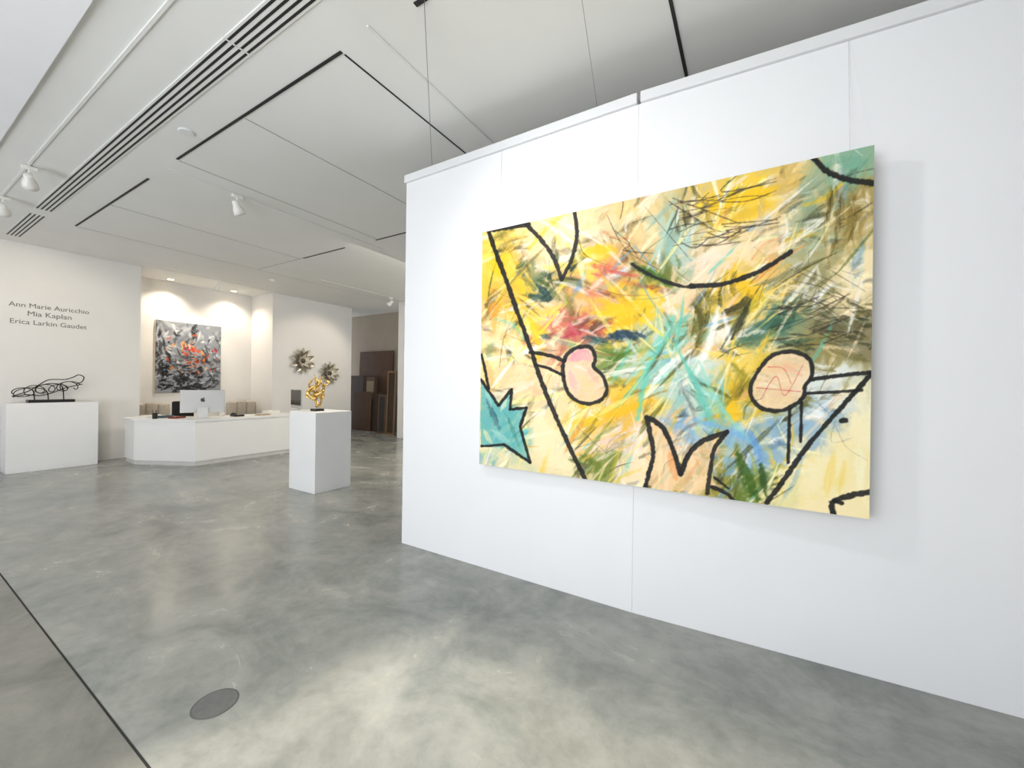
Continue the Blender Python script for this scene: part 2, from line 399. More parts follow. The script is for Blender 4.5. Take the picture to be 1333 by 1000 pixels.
def paint_mat(name):
    m = bpy.data.materials.new(name); m.use_nodes = True; nt = m.node_tree; b = nt.nodes['Principled BSDF']
    a = nt.nodes.new('ShaderNodeAttribute'); a.attribute_name = 'paint'; nt.links.new(a.outputs['Color'], b.inputs['Base Color'])
    b.inputs['Roughness'].default_value = .55; b.inputs['Specular IOR Level'].default_value = .25
    tc = nt.nodes.new('ShaderNodeTexCoord'); n = nt.nodes.new('ShaderNodeTexNoise'); n.inputs['Scale'].default_value = 120
    bp = nt.nodes.new('ShaderNodeBump'); bp.inputs['Strength'].default_value = .12; bp.inputs['Distance'].default_value = .002
    nt.links.new(tc.outputs['Object'], n.inputs['Vector']); nt.links.new(n.outputs['Fac'], bp.inputs['Height']); nt.links.new(bp.outputs['Normal'], b.inputs['Normal'])
    return m
PM = paint_mat('acrylic_paint')

# ------------------------------------------------------------------ the large painting
yf = 2.615
PX0, PX1 = on('y', yf, 626, 450).x, on('y', yf, 1135, 430).x
PZ1 = (on('y', yf, 626, 303).z+on('y', yf, 1138, 189).z)/2; PZ0 = (on('y', yf, 626, 604).z+on('y', yf, 1132, 677).z)/2
nx, ny = 700, 550
gx, gz = np.meshgrid(np.linspace(PX0, PX1, nx), np.linspace(PZ0, PZ1, ny))
gx = gx.ravel(); gz = gz.ravel()
qx, qy = project(gx, np.full_like(gx, yf), gz)
cv = Canvas(qx, qy, (243, 222, 170))
A = [(650,320,(240,196,80)),(640,350,(240,190,50)),(700,320,(241,208,160)),(740,310,(243,220,170)),(790,300,(238,203,155)),(830,290,(234,196,130)),
(870,300,(160,188,172)),(900,275,(200,176,110)),(940,265,(226,186,50)),(985,250,(236,192,40)),(1030,240,(210,176,96)),(1060,250,(140,160,130)),(1110,215,(110,160,136)),
(1122,270,(150,130,70)),(1100,310,(170,146,76)),(1125,350,(238,220,174)),(640,390,(236,174,70)),(670,350,(238,194,66)),(703,380,(64,92,60)),(690,420,(240,194,60)),
(720,405,(240,206,160)),(770,335,(240,194,60)),(785,355,(220,130,100)),(820,350,(204,158,94)),(850,360,(104,114,46)),(890,330,(166,192,180)),(920,340,(238,212,182)),
(970,320,(242,214,166)),(1010,300,(226,198,142)),(1050,310,(160,170,136)),(650,430,(244,214,166)),(640,480,(245,216,144)),(680,480,(241,200,150)),(745,430,(186,92,76)),
(800,410,(240,190,30)),(845,400,(241,198,44)),(885,395,(238,204,158)),(870,430,(126,186,164)),(920,410,(100,96,28)),(960,380,(236,190,48)),(1000,375,(220,186,96)),
(1050,365,(150,144,96)),(1100,380,(238,218,170)),(1075,425,(94,90,54)),(1120,425,(108,102,70)),(1000,425,(64,106,84)),(660,560,(90,168,168)),(640,590,(244,224,170)),
(695,520,(246,216,158)),(720,565,(244,226,176)),(718,500,(242,210,164)),(800,470,(96,124,44)),(830,470,(196,208,200)),(860,480,(146,204,188)),(900,490,(200,216,206)),
(940,440,(240,236,222)),(960,465,(236,200,76)),(920,520,(130,194,178)),(970,490,(168,144,34)),(1080,460,(128,118,60)),(1080,510,(214,222,218)),(1065,560,(140,174,196)),
(770,540,(241,192,58)),(820,520,(240,188,50)),(800,572,(236,204,180)),(778,602,(106,124,44)),(745,600,(244,222,176)),(830,612,(244,222,180)),(870,600,(241,194,144)),
(902,612,(241,200,150)),(900,550,(150,184,210)),(950,545,(236,190,40)),(982,580,(124,168,202)),(992,605,(128,168,196)),(940,612,(140,130,44)),(975,622,(76,104,26)),
(1003,640,(232,222,160)),(1050,600,(244,230,180)),(1090,600,(242,222,140)),(1120,560,(246,236,192)),(1110,640,(245,230,178)),(1060,655,(244,226,160))]
ax = np.array([a[0] for a in A], float); ay = np.array([a[1] for a in A], float); ac = np.array([a[2] for a in A], float)
wx = qx+(cv.n1-.5)*26+(vnoise(qx, qy, 22, 11)-.5)*46; wy = qy+(vnoise(qx, qy, 7, 12)-.5)*26+(vnoise(qx, qy, 24, 13)-.5)*46
num = np.zeros_like(cv.C); den = np.zeros(len(qx))
for k in range(len(A)):
    w = 1/((wx-ax[k])**2+(wy-ay[k])**2+60)**2.1; num += w[:, None]*ac[k]; den += w
cv.C = .8*(num/den[:, None])+.2*np.array((244, 224, 178))
r = random.Random(21)
def near(x, y):
    k = int(np.argmin((ax-x)**2+(ay-y)**2)); return ac[k]
def rnd_pt(r):
    s, t = r.random(), r.random(); x = 632+500*s
    return x, (303-114*s)*(1-t)+(604+72*s)*t
def is_calm(x, y): return (x > 1030 and y > 535 and y > 1640-x*1.0) or (x < 740 and y > 540 and x > 690)
def flow(x, y, r, spread):
    if r.random() < .5: return -.8+r.gauss(0, spread*.6)      # rising to the right
    return math.atan2(y-470, x-880)+r.gauss(0, spread)
def filler(n, wr, Lr, ar, br, mixp, pal, seed, spread=.55, jit=12, tp=.6, soft=.5):
    r = random.Random(seed)
    for k in range(n):
        x, y = rnd_pt(r)
        if is_calm(x, y) and r.random() < .85: continue
        an = flow(x, y, r, spread); L = r.uniform(*Lr)
        c = near(x+r.gauss(0, 14), y+r.gauss(0, 14))+r.gauss(0, jit)
        if r.random() < mixp: c = np.array(r.choice(pal), float)
        bx, by = math.cos(an)*L, math.sin(an)*L; q = .3*r.uniform(-1, 1)
        cv.stroke([(x-bx, y-by), (x-by*q, y+bx*q), (x+bx, y+by)], r.uniform(*wr), np.clip(c, 0, 255), r.uniform(*ar), soft, .45, br, tp)
def feathers(n, seed, dens=5, wr=(2, 6), white=.2, dark=.1):
    """bundles of near-parallel dry strokes fanning from one root, dark to light"""
    r = random.Random(seed)
    for k in range(n):
        x, y = rnd_pt(r)
        if is_calm(x, y): continue
        a0 = flow(x, y, r, .5)+(math.pi if r.random() < .4 else 0); L = r.uniform(22, 62); base = near(x, y)
        for j in range(dens):
            an = a0+(j-dens/2)*r.uniform(.04, .14); l = L*r.uniform(.55, 1)
            f = r.choice([.5, .75, 1, 1.1, 1.2]); c = np.clip(base*f, 0, 255)
            if r.random() < white: c = np.array((248, 245, 237.))
            if r.random() < dark: c = np.array((66, 66, 32.))
            cv.stroke([(x+r.gauss(0, 3), y+r.gauss(0, 3)), (x+math.cos(an)*l*.5+r.gauss(0, 2), y+math.sin(an)*l*.5), (x+math.cos(an+.15)*l, y+math.sin(an+.15)*l)], r.uniform(*wr), c, r.uniform(.6, .95), .55, .45, .7, .75)
def slashes(n, seed):
    """long sharp tapering diagonal slashes"""
    r = random.Random(seed)
    for k in range(n):
        x, y = rnd_pt(r)
        if is_calm(x, y): continue
        an = (-.95+r.gauss(0, .22)) if r.random() < .62 else math.atan2(y-470, x-880)+r.gauss(0, .25)
        L = r.uniform(24, 62); u = r.random()
        if u < .46: c = r.choice([(249,246,238), (249,246,238), (247,234,200), (246,228,120), (246,232,150), (246,220,184)])
        elif u < .82: c = np.clip(near(x, y)*r.uniform(.9, 1.15), 0, 255)
        else: c = r.choice([(62,84,26), (74,70,28), (50,58,40), (96,196,176), (110,164,208), (226,140,60)])
        bx, by = math.cos(an)*L, math.sin(an)*L; q = .08*r.uniform(-1, 1)
        cv.stroke([(x-bx, y-by), (x-by*q, y+bx*q), (x+bx, y+by)], r.uniform(1.6, 4.6), c, r.uniform(.7, .95), .4, .3, .55, .95)
PALE = [(246,240,226), (244,218,176), (244,210,166), (246,228,184)]
filler(420, (4, 11), (12, 42), (.45, .9), .6, .22, PALE+[(120,196,180), (240,196,50), (76,102,32), (236,168,100), (110,160,196), (96,88,34)], 21)
feathers(100, 5)
def st(pts, w, col, a=.9, soft=.4, rough=.4, br=.55, tp=.5): cv.stroke(pts, w, col, a, soft, rough, br, tp)
YEL=(241,192,20); WHT=(248,245,237); AQ=(104,200,178); BLU=(120,172,214); DGR=(42,68,16); OLV=(90,84,18); NAV=(20,50,76); ORG_=(232,152,52); PCH=(243,206,162); RED=(198,66,58); CRM=(246,228,180)
# colour fields
st([(780,410),(815,405),(852,400)],22,YEL,.95); st([(785,432),(820,425),(850,410)],12,YEL); st([(762,330),(800,328)],13,YEL)
st([(905,268),(950,262),(1010,245)],14,YEL); st([(940,290),(1000,268)],9,(222,178,44)); st([(955,360),(985,385),(955,420)],14,YEL); st([(632,335),(655,332),(640,365)],10,YEL)
st([(690,415),(705,440),(700,470)],12,(240,188,34)); st([(640,395),(655,420)],12,ORG_); st([(668,360),(684,400)],10,YEL); st([(945,560),(955,530),(950,500)],12,YEL); st([(790,545),(845,520)],14,(239,180,36)); st([(745,550),(790,540)],11,YEL)
st([(672,395),(690,425)],10,(240,192,54)); st([(1000,462),(985,480)],12,(208,172,26))
st([(788,442),(815,436),(840,440)],9,NAV,.95); st([(760,440),(795,448)],6,(36,84,78)); st([(822,345),(855,360),(878,378)],8,(62,102,16),.95); st([(840,372),(880,382)],6,(120,54,34),.7)
st([(770,345),(830,360)],7,(206,92,76),.8); st([(735,432),(760,425)],8,(170,52,58),.75); st([(742,420),(748,445)],6,(200,86,92),.7); st([(770,356),(850,376)],4,RED,.55)
st([(830,545),(842,480),(868,430),(885,400)],8,AQ,.85); st([(815,500),(850,455),(880,425)],7,(150,210,190),.8); st([(880,452),(905,500),(930,560),(940,590)],9,(112,198,176),.85)
st([(905,470),(925,520),(985,585)],7,(144,208,192),.75); st([(840,520),(870,480),(905,455)],7,WHT,.85); st([(935,400),(925,440),(905,490)],8,WHT,.9); st([(942,405),(950,440)],6,WHT,.8)
st([(860,445),(885,470)],5,WHT,.7); st([(905,545),(960,560),(1000,590)],12,BLU,.8); st([(975,555),(990,600)],12,(116,162,206),.85); st([(860,545),(900,560)],8,BLU,.7); st([(1020,560),(1060,555)],10,(150,184,206),.8)
st([(1045,545),(1085,520)],10,(204,216,218),.8); st([(920,545),(930,600)],7,(96,160,190),.6); st([(870,300),(872,330),(890,350)],8,(140,180,166),.8); st([(885,280),(900,310)],7,(180,204,200),.7); st([(900,330),(990,320)],10,(244,222,192),.75)
st([(900,350),(960,340)],7,(248,214,190),.7); st([(1085,205),(1120,214),(1136,205)],11,(110,164,138),.75); st([(1040,235),(1060,270),(1050,300)],8,(140,164,136),.6); st([(1075,240),(1088,280)],9,(150,146,74),.6)
st([(1110,250),(1108,300),(1085,325)],12,(118,102,42),.8,br=.8); st([(1128,250),(1130,330)],8,(236,222,180),.8); st([(1060,250),(1090,300)],9,(214,190,134),.75)
st([(905,395),(915,420),(908,450)],9,OLV,.9); st([(940,410),(965,400),(975,385)],8,(62,58,18),.9); st([(955,440),(975,400)],6,(52,54,20),.85); st([(1000,395),(1040,350)],8,(88,82,36),.85); st([(1040,350),(1020,400)],7,(52,52,34),.8)
st([(985,425),(1030,418)],9,(44,94,74),.85); st([(1060,430),(1130,420)],9,(82,80,52),.75); st([(1040,445),(1130,440)],8,(108,100,54),.75); st([(1080,455),(1132,470)],6,(86,82,36),.75); st([(1010,440),(1060,455)],6,(42,60,44),.7)
st([(790,470),(810,460),(830,450)],8,(72,112,24),.85); st([(800,490),(830,470)],7,(170,200,140),.7); st([(950,470),(975,500),(985,520)],8,(140,130,16),.85)
st([(780,575),(840,580)],12,(240,206,186),.8); st([(690,500),(705,520)],8,(240,180,140),.8); st([(650,455),(665,500)],12,(242,204,150),.8); st([(640,510),(632,470)],8,(206,150,90),.5)
st([(748,290),(800,285)],10,PCH,.8); st([(690,330),(720,345)],14,(243,212,172),.8); st([(760,375),(750,410)],9,(240,196,160),.8); st([(865,395),(890,410)],10,PCH,.85)
# dense overlapping second pass
feathers(130, 77, 5, (2, 6), .24, .1)
filler(260, (2, 7), (10, 36), (.5, .9), .75, .34, PALE+[WHT, WHT, WHT, (110,200,180),(240,192,30),(246,222,100),(60,86,22),(96,88,30),(226,130,84),(112,164,208),(48,56,32)], 33, .6, 18, .4, .55)
slashes(190, 91)
filler(110, (.7, 1.8), (10, 40), (.5, .9), .7, .65, [WHT,WHT,(72,66,32),(42,40,28),(150,104,40),(76,122,108),(226,150,50)], 34, .8, 20, .3)
# accents on top
st([(700,372),(712,388),(690,385)],7,(22,56,54),.95,br=.4); st([(716,372),(700,365)],4,DGR); st([(672,350),(684,340)],4,DGR,.8); st([(686,345),(690,360)],3,DGR,.7); st([(735,385),(742,400)],5,(150,150,60),.7); st([(655,360),(662,372)],4,(60,80,40),.7)
st([(790,440),(815,435),(838,438)],7,NAV,.95,br=.4); st([(765,437),(790,446)],4,(30,70,70)); st([(702,436),(716,440)],4,(40,80,90),.8)
st([(832,350),(858,362),(876,374)],6,(58,98,16),.95); st([(905,398),(914,420),(908,446)],6,(76,72,16),.9); st([(940,408),(965,396),(975,380)],5,(46,44,16),.9); st([(952,442),(966,415),(978,385)],4,(36,40,16),.9); st([(930,430),(955,418)],4,(54,54,18),.85); st([(918,425),(924,400)],4,(50,60,14),.85)
st([(790,408),(815,402),(846,398)],13,YEL,.9,br=.4); st([(800,424),(838,412)],7,(240,182,8),.9,br=.4); st([(945,262),(1000,246)],7,YEL,.85); st([(960,372),(985,388)],7,YEL,.85); st([(765,326),(800,322)],7,YEL,.85); st([(795,540),(838,524)],8,(240,184,18),.85); st([(952,548),(954,520)],6,YEL,.9); st([(640,340),(652,360)],6,YEL,.8); st([(692,420),(702,450)],6,YEL,.85)
st([(935,402),(926,440),(908,482)],5,WHT,.95); st([(942,407),(949,440)],4,WHT,.9); st([(842,512),(870,476),(900,456)],4,WHT,.9); st([(905,340),(960,332)],5,(248,224,202),.8); st([(960,560),(940,610)],4,(150,196,214),.8)
st([(860,400),(880,388),(895,372)],6,(246,222,190),.8); st([(760,300),(790,312)],6,(246,230,196),.8); st([(1000,330),(1040,312)],6,(246,226,190),.75); st([(1010,380),(1050,372)],5,(246,230,190),.7); st([(720,425),(735,405)],6,(246,226,190),.8); st([(655,400),(648,440)],7,(246,230,180),.7)
st([(884,458),(905,500),(928,556)],4,(96,194,170),.9); st([(832,540),(844,480),(868,432)],4,(104,200,178),.9); st([(910,470),(935,525),(985,585)],4,(140,212,196),.85); st([(850,470),(880,425),(900,410)],4,(90,184,162),.85)
st([(960,590),(972,620),(988,652)],9,(50,86,14),.95,br=.4); st([(990,604),(997,645)],6,(40,70,20),.95,br=.4); st([(955,620),(965,648)],6,(104,118,34),.85); st([(978,590),(985,620)],4,(150,160,60),.7)
st([(755,592),(778,606),(770,616)],6,(94,114,30),.85); st([(760,604),(740,598)],4,(62,82,24),.8); st([(730,440),(760,432)],4,(186,56,76),.85); st([(738,418),(756,440)],3,(206,100,120),.8); st([(790,352),(826,360)],3,(196,76,66),.8)
st([(905,548),(955,562),(990,582)],5,BLU,.85); st([(976,560),(990,596)],6,(104,156,208),.85); st([(795,472),(822,456)],4,(62,104,18),.9)
for k in range(34):
    x = r.uniform(1005,1128); y = r.uniform(392,454); L = r.uniform(10,36); st([(x,y),(x+L,y-L*r.uniform(-.5,.4))], r.uniform(1.5,4.5), r.choice([(44,44,24),(68,66,36),(94,84,40),(28,38,26),(226,212,170),(140,146,112)]), .88, br=.8)
for k in range(26):
    x = r.uniform(1075,1128); y = r.uniform(240,320); L = r.uniform(10,34); st([(x,y),(x+r.gauss(0,4),y+L)], r.uniform(2,5), r.choice([(94,80,30),(134,114,54),(226,206,160),(70,60,24)]), .8, br=.9)
for k in range(16):
    x = r.uniform(745,800); y = r.uniform(560,600); L = r.uniform(10,30); st([(x,y),(x+L,y-L*.5)], r.uniform(1.5,4), r.choice([(246,236,214),(240,206,186),(236,190,80),(150,150,90)]), .8, br=.8)
# calm cream areas
st([(1050,640),(1080,600),(1110,560)],26,(246,232,186),.9,br=.2); st([(1040,662),(1120,662)],16,CRM,.85,br=.2); st([(1085,590),(1075,645)],8,(240,206,90),.6); st([(1100,600),(1092,650)],5,(240,206,90),.5); st([(1118,580),(1122,640)],9,(246,240,206),.8); st([(1118,505),(1128,545)],12,(246,236,196),.8,br=.3)
st([(700,545),(720,590),(740,612)],20,(246,230,186),.85,br=.2); st([(640,585),(660,600)],14,CRM,.8); st([(1100,350),(1125,390)],10,(244,230,194),.8,br=.7); st([(660,410),(672,455),(684,490)],8,(244,222,180),.7)
# angular teal star, tulip fill
STAR=[(626,494),(649,528),(666,507),(664,533),(685,531),(677,556),(690,602),(656,579),(626,582)]
cv.fill(STAR,(92,174,174),.9,False); st([(634,520),(650,560)],5,NAV,.6); st([(662,545),(676,582)],4,(60,130,120),.7); st([(640,560),(662,575)],5,(170,210,196),.8); st([(632,505),(640,530)],4,(150,204,196),.8); st([(652,535),(660,520)],3,(240,236,210),.8); st([(630,560),(640,578)],4,(246,228,170),.8)
cv.fill([(845,550),(866,566),(885,612),(908,578),(940,566),(926,600),(922,636),(845,632),(850,590)],(242,204,152),.8); st([(872,590),(880,625)],6,(236,150,84),.7); st([(860,580),(858,625)],5,(246,226,180),.7); st([(900,590),(905,630)],6,(244,220,176),.8); st([(910,600),(890,632)],4,(236,160,100),.6)
# kidneys
K1=[(752,452),(768,452),(775,465),(773,478),(785,490),(790,508),(780,522),(760,525),(742,515),(733,490),(736,465)]
K2=[(1035,458),(1054,468),(1057,488),(1048,503),(1045,518),(1020,534),(990,531),(977,511),(984,488),(1005,463)]
cv.fill(K1,(242,206,172)); st([(743,468),(758,461),(768,468)],9,(222,140,168),.85); st([(742,485),(750,510)],6,(236,172,178),.8); st([(755,490),(772,512)],8,(244,206,150),.8); st([(765,480),(780,500)],4,(240,170,160),.7); st([(748,476),(764,482)],3,(246,226,206),.8)
cv.fill(K2,(242,212,172)); st([(1000,480),(1040,475)],8,(240,190,140),.7); st([(1005,515),(1035,505)],7,(232,190,160),.7); st([(990,500),(1010,505)],5,(244,228,200),.8); st([(1020,475),(1045,490)],5,(234,170,140),.7)
for q in ([(990,520),(1010,490),(1022,515),(1045,475)],[(1000,478),(1020,480),(1030,500)],[(985,505),(1042,510)]): st(q,1.0,(200,80,76),.75,br=.2,tp=0)
BK=(18,18,18)
def ink(pts, w=3.0, closed=False):
    if closed: pts = pts+[pts[0], pts[1]]
    cv.stroke(pts, w*1.22, BK, .98, .22, .34, .16, 0)
ink(K1,2.5,True); ink(K2,2.7,True)
ink([(637,303),(645,328),(658,362),(672,402),(690,452),(706,500),(726,548),(746,592),(762,624)],2.9)
ink([(636,300),(660,296),(688,292)],3.2); ink([(684,291),(706,314),(722,338),(731,364)],2.6); ink([(748,276),(751,306),(744,338),(731,364)],2.6)
ink([(690,459),(712,462),(735,470)],2.4); ink([(697,475),(715,480),(734,490)],2.0)
ink([(1056,494),(1095,489),(1134,485)],2.6); ink([(1052,512),(1090,510),(1122,508)],2.0); ink([(1134,487),(1098,527),(1052,580),(1020,625),(998,655)],3.2)
ink([(1043,520),(1043,552),(1042,575)],2.2); ink([(1028,533),(1027,570),(1026,602)],2.4)
cv.stroke([(1095,548),(1101,547)],4.2,BK,.97,.2,.2,.1,0)
ink([(840,634),(850,592),(846,565),(842,543)],3.0); ink([(842,543),(862,556),(876,585),(886,617)],3.2); ink([(886,617),(898,590),(915,574),(946,563)],3.2); ink([(946,563),(930,585),(925,610),(921,642)],2.8)
ink([(926,634),(945,642),(957,655)],2.6); ink([(930,622),(948,636)],1.8)
for a_, b_ in zip(STAR[:-2], STAR[1:-1]): ink([a_, b_], 2.0)
ink([(627,462),(631,480),(636,506)],1.8); ink([(627,581),(656,579)],1.8)
ink([(1085,672),(1086,652),(1132,640)],3.6); ink([(1086,652),(1096,655)],3)
ink([(1059,206),(1078,224),(1104,234),(1138,238)],3.8); ink([(823,344),(850,360),(884,372),(905,374)],2.2); ink([(900,372),(940,370),(980,357),(1008,342),(1030,327)],3.0)
# charcoal scribble
CH=(46,40,34); r2 = random.Random(4)
def char(pts, w=.9, a=.75): cv.stroke(pts, w, CH, a, .5, .4, .45, .2)
for k in range(32):
    x = r2.uniform(868,950); y = r2.uniform(255,325); dx = r2.uniform(30,80); char([(x,y),(x+dx*.5,y-dx*.05+r2.gauss(0,4)),(x+dx,y-dx*r2.uniform(.05,.35))], r2.uniform(.6,1.6), .75)
for k in range(24):
    x = r2.uniform(1020,1075); y = r2.uniform(335,440); dx = r2.uniform(30,65); char([(x,y),(x+dx,y+dx*r2.uniform(.2,.8))], r2.uniform(.5,1.2), .65)
for k in range(20):
    x = r2.uniform(985,1080); y = r2.uniform(400,450); dx = r2.uniform(20,60); char([(x,y),(x+dx,y-dx*r2.uniform(-.1,.5))], r2.uniform(.8,1.8), .8)
for k in range(30):
    x = r2.uniform(640,1090); y = r2.uniform(310,600); an = r2.uniform(0,6.28); L = r2.uniform(18,60); char([(x,y),(x+math.cos(an)*L*.5+r2.gauss(0,4),y+math.sin(an)*L*.5),(x+math.cos(an)*L,y+math.sin(an)*L)], r2.uniform(.45,.9), .5)
char([(752,300),(760,330),(790,345)]); char([(790,280),(815,325),(860,352)],1.2); char([(840,270),(900,340)],1); char([(800,300),(820,318),(812,326),(850,330)],1.3)
for q in ([(870,262),(930,300)],[(876,258),(960,290)],[(960,228),(940,250),(1012,236)],[(930,262),(1010,232)],[(940,292),(1012,286)],[(945,300),(1014,290)]): char(q,1.5,.85)
char([(1085,545),(1100,580),(1130,600)],.6,.5); char([(1100,640),(1060,690)],.6,.4); char([(1090,540),(1082,575),(1110,570)],.7,.5); char([(650,300),(700,400)],.6,.4)
cx = (PX0+PX1)/2
pt = thing('canvas_painting', 'huge unframed abstract painting in yellow, teal and black hung across the partition', 'painting', (cx, yf+.045, PZ0))
obj('stretched_canvas', box(B(), (PX0, yf+.0015, PZ0), (PX1, yf+.047, PZ1), .0015, 1), M['linen'], pt)
co = np.stack([gx-cx, np.full_like(gx, yf-.045-yf), gz-PZ0], 1)
grid_canvas('painted_face', nx, ny, co, cv.C, PM, pt)
for px, yt in ((651, 195), (1104, 40)):
    e = on('y', YP-.008, px, 330); yy = YP-.006 if e.x < XS else YP+.06*(e.x-XS)-.005
    obj('hanging_wire', tube(B(), [(e.x, yy, 3.36), (e.x, yf+.04, PZ1-.05)], .0012, 6), M['thread'], pt)

# ------------------------------------------------------------------ niche painting
xf = XN+.045
y0, y1 = on('x', xf, 202, 465).y, on('x', xf, 287.5, 465).y; z0, z1 = 1.2, 2.8
nx2, ny2 = 170, 216
hy, hz = np.meshgrid(np.linspace(y0, y1, nx2), np.linspace(z0, z1, ny2)); hy = hy.ravel(); hz = hz.ravel()
X2 = (hy-y0)/(y1-y0)*170; Y2 = (z1-hz)/(z1-z0)*216
c2 = Canvas(X2, Y2, (140, 146, 154)); r3 = random.Random(9)
def q3(n, xr, yr, dxr, dyr, wr, cols, a=.85, br=.6):
    for k in range(n):
        x = r3.uniform(*xr); y = r3.uniform(*yr); c = r3.choice(cols); c = (c, c+2, c+6) if isinstance(c, int) else c
        dx, dy = r3.uniform(*dxr), r3.uniform(*dyr)
        c2.stroke([(x, y), (x+dx*.5+r3.gauss(0, 3), y+dy*.5+r3.gauss(0, 3)), (x+dx, y+dy)], r3.uniform(*wr), c, a, .5, .45, br, .5)
q3(70, (0, 170), (0, 110), (-50, 50), (-50, 50), (3, 9), [70, 110, 150, 186, 214, 226, (120,132,150)], .6, .7)
q3(80, (0, 170), (100, 216), (-40, 40), (-30, 30), (3, 9), [20, 30, 50, 90, 30, 140], .7, .6)
q3(60, (-5, 165), (0, 90), (-16, 16), (8, 40), (1.5, 6), [20, 30, 70, 170, 226, 232, (140,152,170), 24], .85, .7)
q3(60, (-10, 150), (115, 214), (-20, 40), (-24, 24), (1.5, 5), [16, 20, 26, 40, 90, 170, 220, 18], .85, .6)
q3(54, (0, 110), (140, 216), (4, 28), (-12, 12), (3, 8), [16, 20, 26], .92, .35)
q3(20, (-5, 34), (10, 150), (-6, 10), (10, 40), (3, 7), [18, 24, 34], .9, .5)
for k in range(64):
    x = r3.gauss(86, 34); y = r3.gauss(92, 23); a_ = r3.uniform(0, 6.28); L = r3.uniform(2, 13); c2.stroke([(x,y),(x+L*math.cos(a_),y+L*math.sin(a_))], r3.uniform(2,5.5), r3.choice([(226,84,34),(214,60,38),(236,140,50),(170,34,34),(240,170,110),(226,84,34),(236,232,226),(24,22,24)]), .92, .35, .5, .35, .4)
for k in range(20):
    x = r3.gauss(115,26); y = r3.gauss(142,14); a_ = r3.uniform(0, 6.28); L = r3.uniform(2, 10); c2.stroke([(x,y),(x+L*math.cos(a_),y+L*math.sin(a_))], r3.uniform(1.5,3.6), r3.choice([(224,90,40),(206,60,44),(236,170,110),(190,110,110)]), .85, .4, .4, .4, .4)
q3(40, (10, 160), (15, 205), (-14, 14), (-16, 16), (1, 3), [232, 228, 236, 20, 24], .85, .5)
cy = (y0+y1)/2
np_ = thing('canvas_painting', 'grey, black and orange-red abstract painting on the niche wall behind the desk', 'painting', (XN+.001, cy, z0))
obj('stretched_canvas', box(B(), (XN+.001, y0, z0), (xf-.0015, y1, z1), .0015, 1), M['linen'], np_)
grid_canvas('painted_face', nx2, ny2, np.stack([np.full_like(hy, xf-XN-.001), hy-cy, hz-z0], 1), c2.C, PM, np_)

# ------------------------------------------------------------------ wall lettering (one part per word)
t = thing('wall_lettering', 'three lines of grey vinyl lettering on the white wall above the low plinth', 'lettering', (XW, 1.76, 2.4))
dg = bpy.context.evaluated_depsgraph_get()
def text_mesh(body):
    cu = bpy.data.curves.new('tmp_text', 'FONT'); cu.body = body; cu.size = .1; cu.extrude = .0012; cu.resolution_u = 3
    to = link(bpy.data.objects.new('tmp_text', cu)); dg.update()
    me = bpy.data.meshes.new_from_object(to.evaluated_get(dg)); bpy.data.objects.remove(to); return me
for body, pa, pb in (('Ann Marie Auricchio', (11, 397.5), (116, 404)), ('Mia Kaplan', (36, 409), (93, 412.5)), ('Erica Larkin Gaudet', (13, 419), (113, 424.5))):
    me = text_mesh(body); xs = [v.co.x for v in me.vertices]; x0, x1 = min(xs), max(xs); bpy.data.meshes.remove(me)
    A0 = on('x', XW, *pa); B0 = on('x', XW, *pb); k = (B0.y-A0.y)/(x1-x0); zz = (A0.z+B0.z)/2
    done = ''
    for word in body.split(' '):
        me = text_mesh(done+word); xe = max(v.co.x for v in me.vertices); bpy.data.meshes.remove(me)
        me = text_mesh(word); wx_ = [v.co.x for v in me.vertices]; off = xe-max(wx_)
        bm = bmesh.new(); bm.from_mesh(me); bpy.data.meshes.remove(me)
        for v in bm.verts: v.co = Vector((XW+.0014+v.co.z, A0.y+(v.co.x+off-x0)*k, zz+(v.co.y-.035)*k))
        obj('word', bm, M['text'], t); done += word+' '

# ------------------------------------------------------------------ plinths
def plinth(x0, y0, x1, y1, z, lab):
    o = obj('plinth', box(B(), (x0, y0, 0), (x1, y1, z), .004), M['plinth'], loc=((x0+x1)/2, (y0+y1)/2, 0)); tag(o, lab, 'plinth'); return o
plinth(-5.55, 3.2, -4.95, 3.75, 1.08, 'tall narrow white plinth carrying the gold sculpture in mid floor')
plinth(-10.17, 1.26, -9.8, 2.27, 1.09, 'wide white plinth at left carrying the dark wire sculpture')

# dark openwork sculpture
XSC = -9.985
def wp(px, py, dx=0):
    p = on('x', XSC, px, py); return Vector((XSC+dx, p.y, p.z))
b0 = wp(64, 520)
t = thing('openwork_sculpture', 'dark bronze reclining openwork sculpture of tangled rods on the wide plinth', 'sculpture', (XSC, b0.y, 1.09))
ya, yb = wp(35, 518).y, wp(96, 518).y
obj('base', box(B(), (XSC-.09, ya, 1.09), (XSC+.09, yb, 1.135), .004), M['blkpl'], t)
bm = B(); rw = random.Random(17)
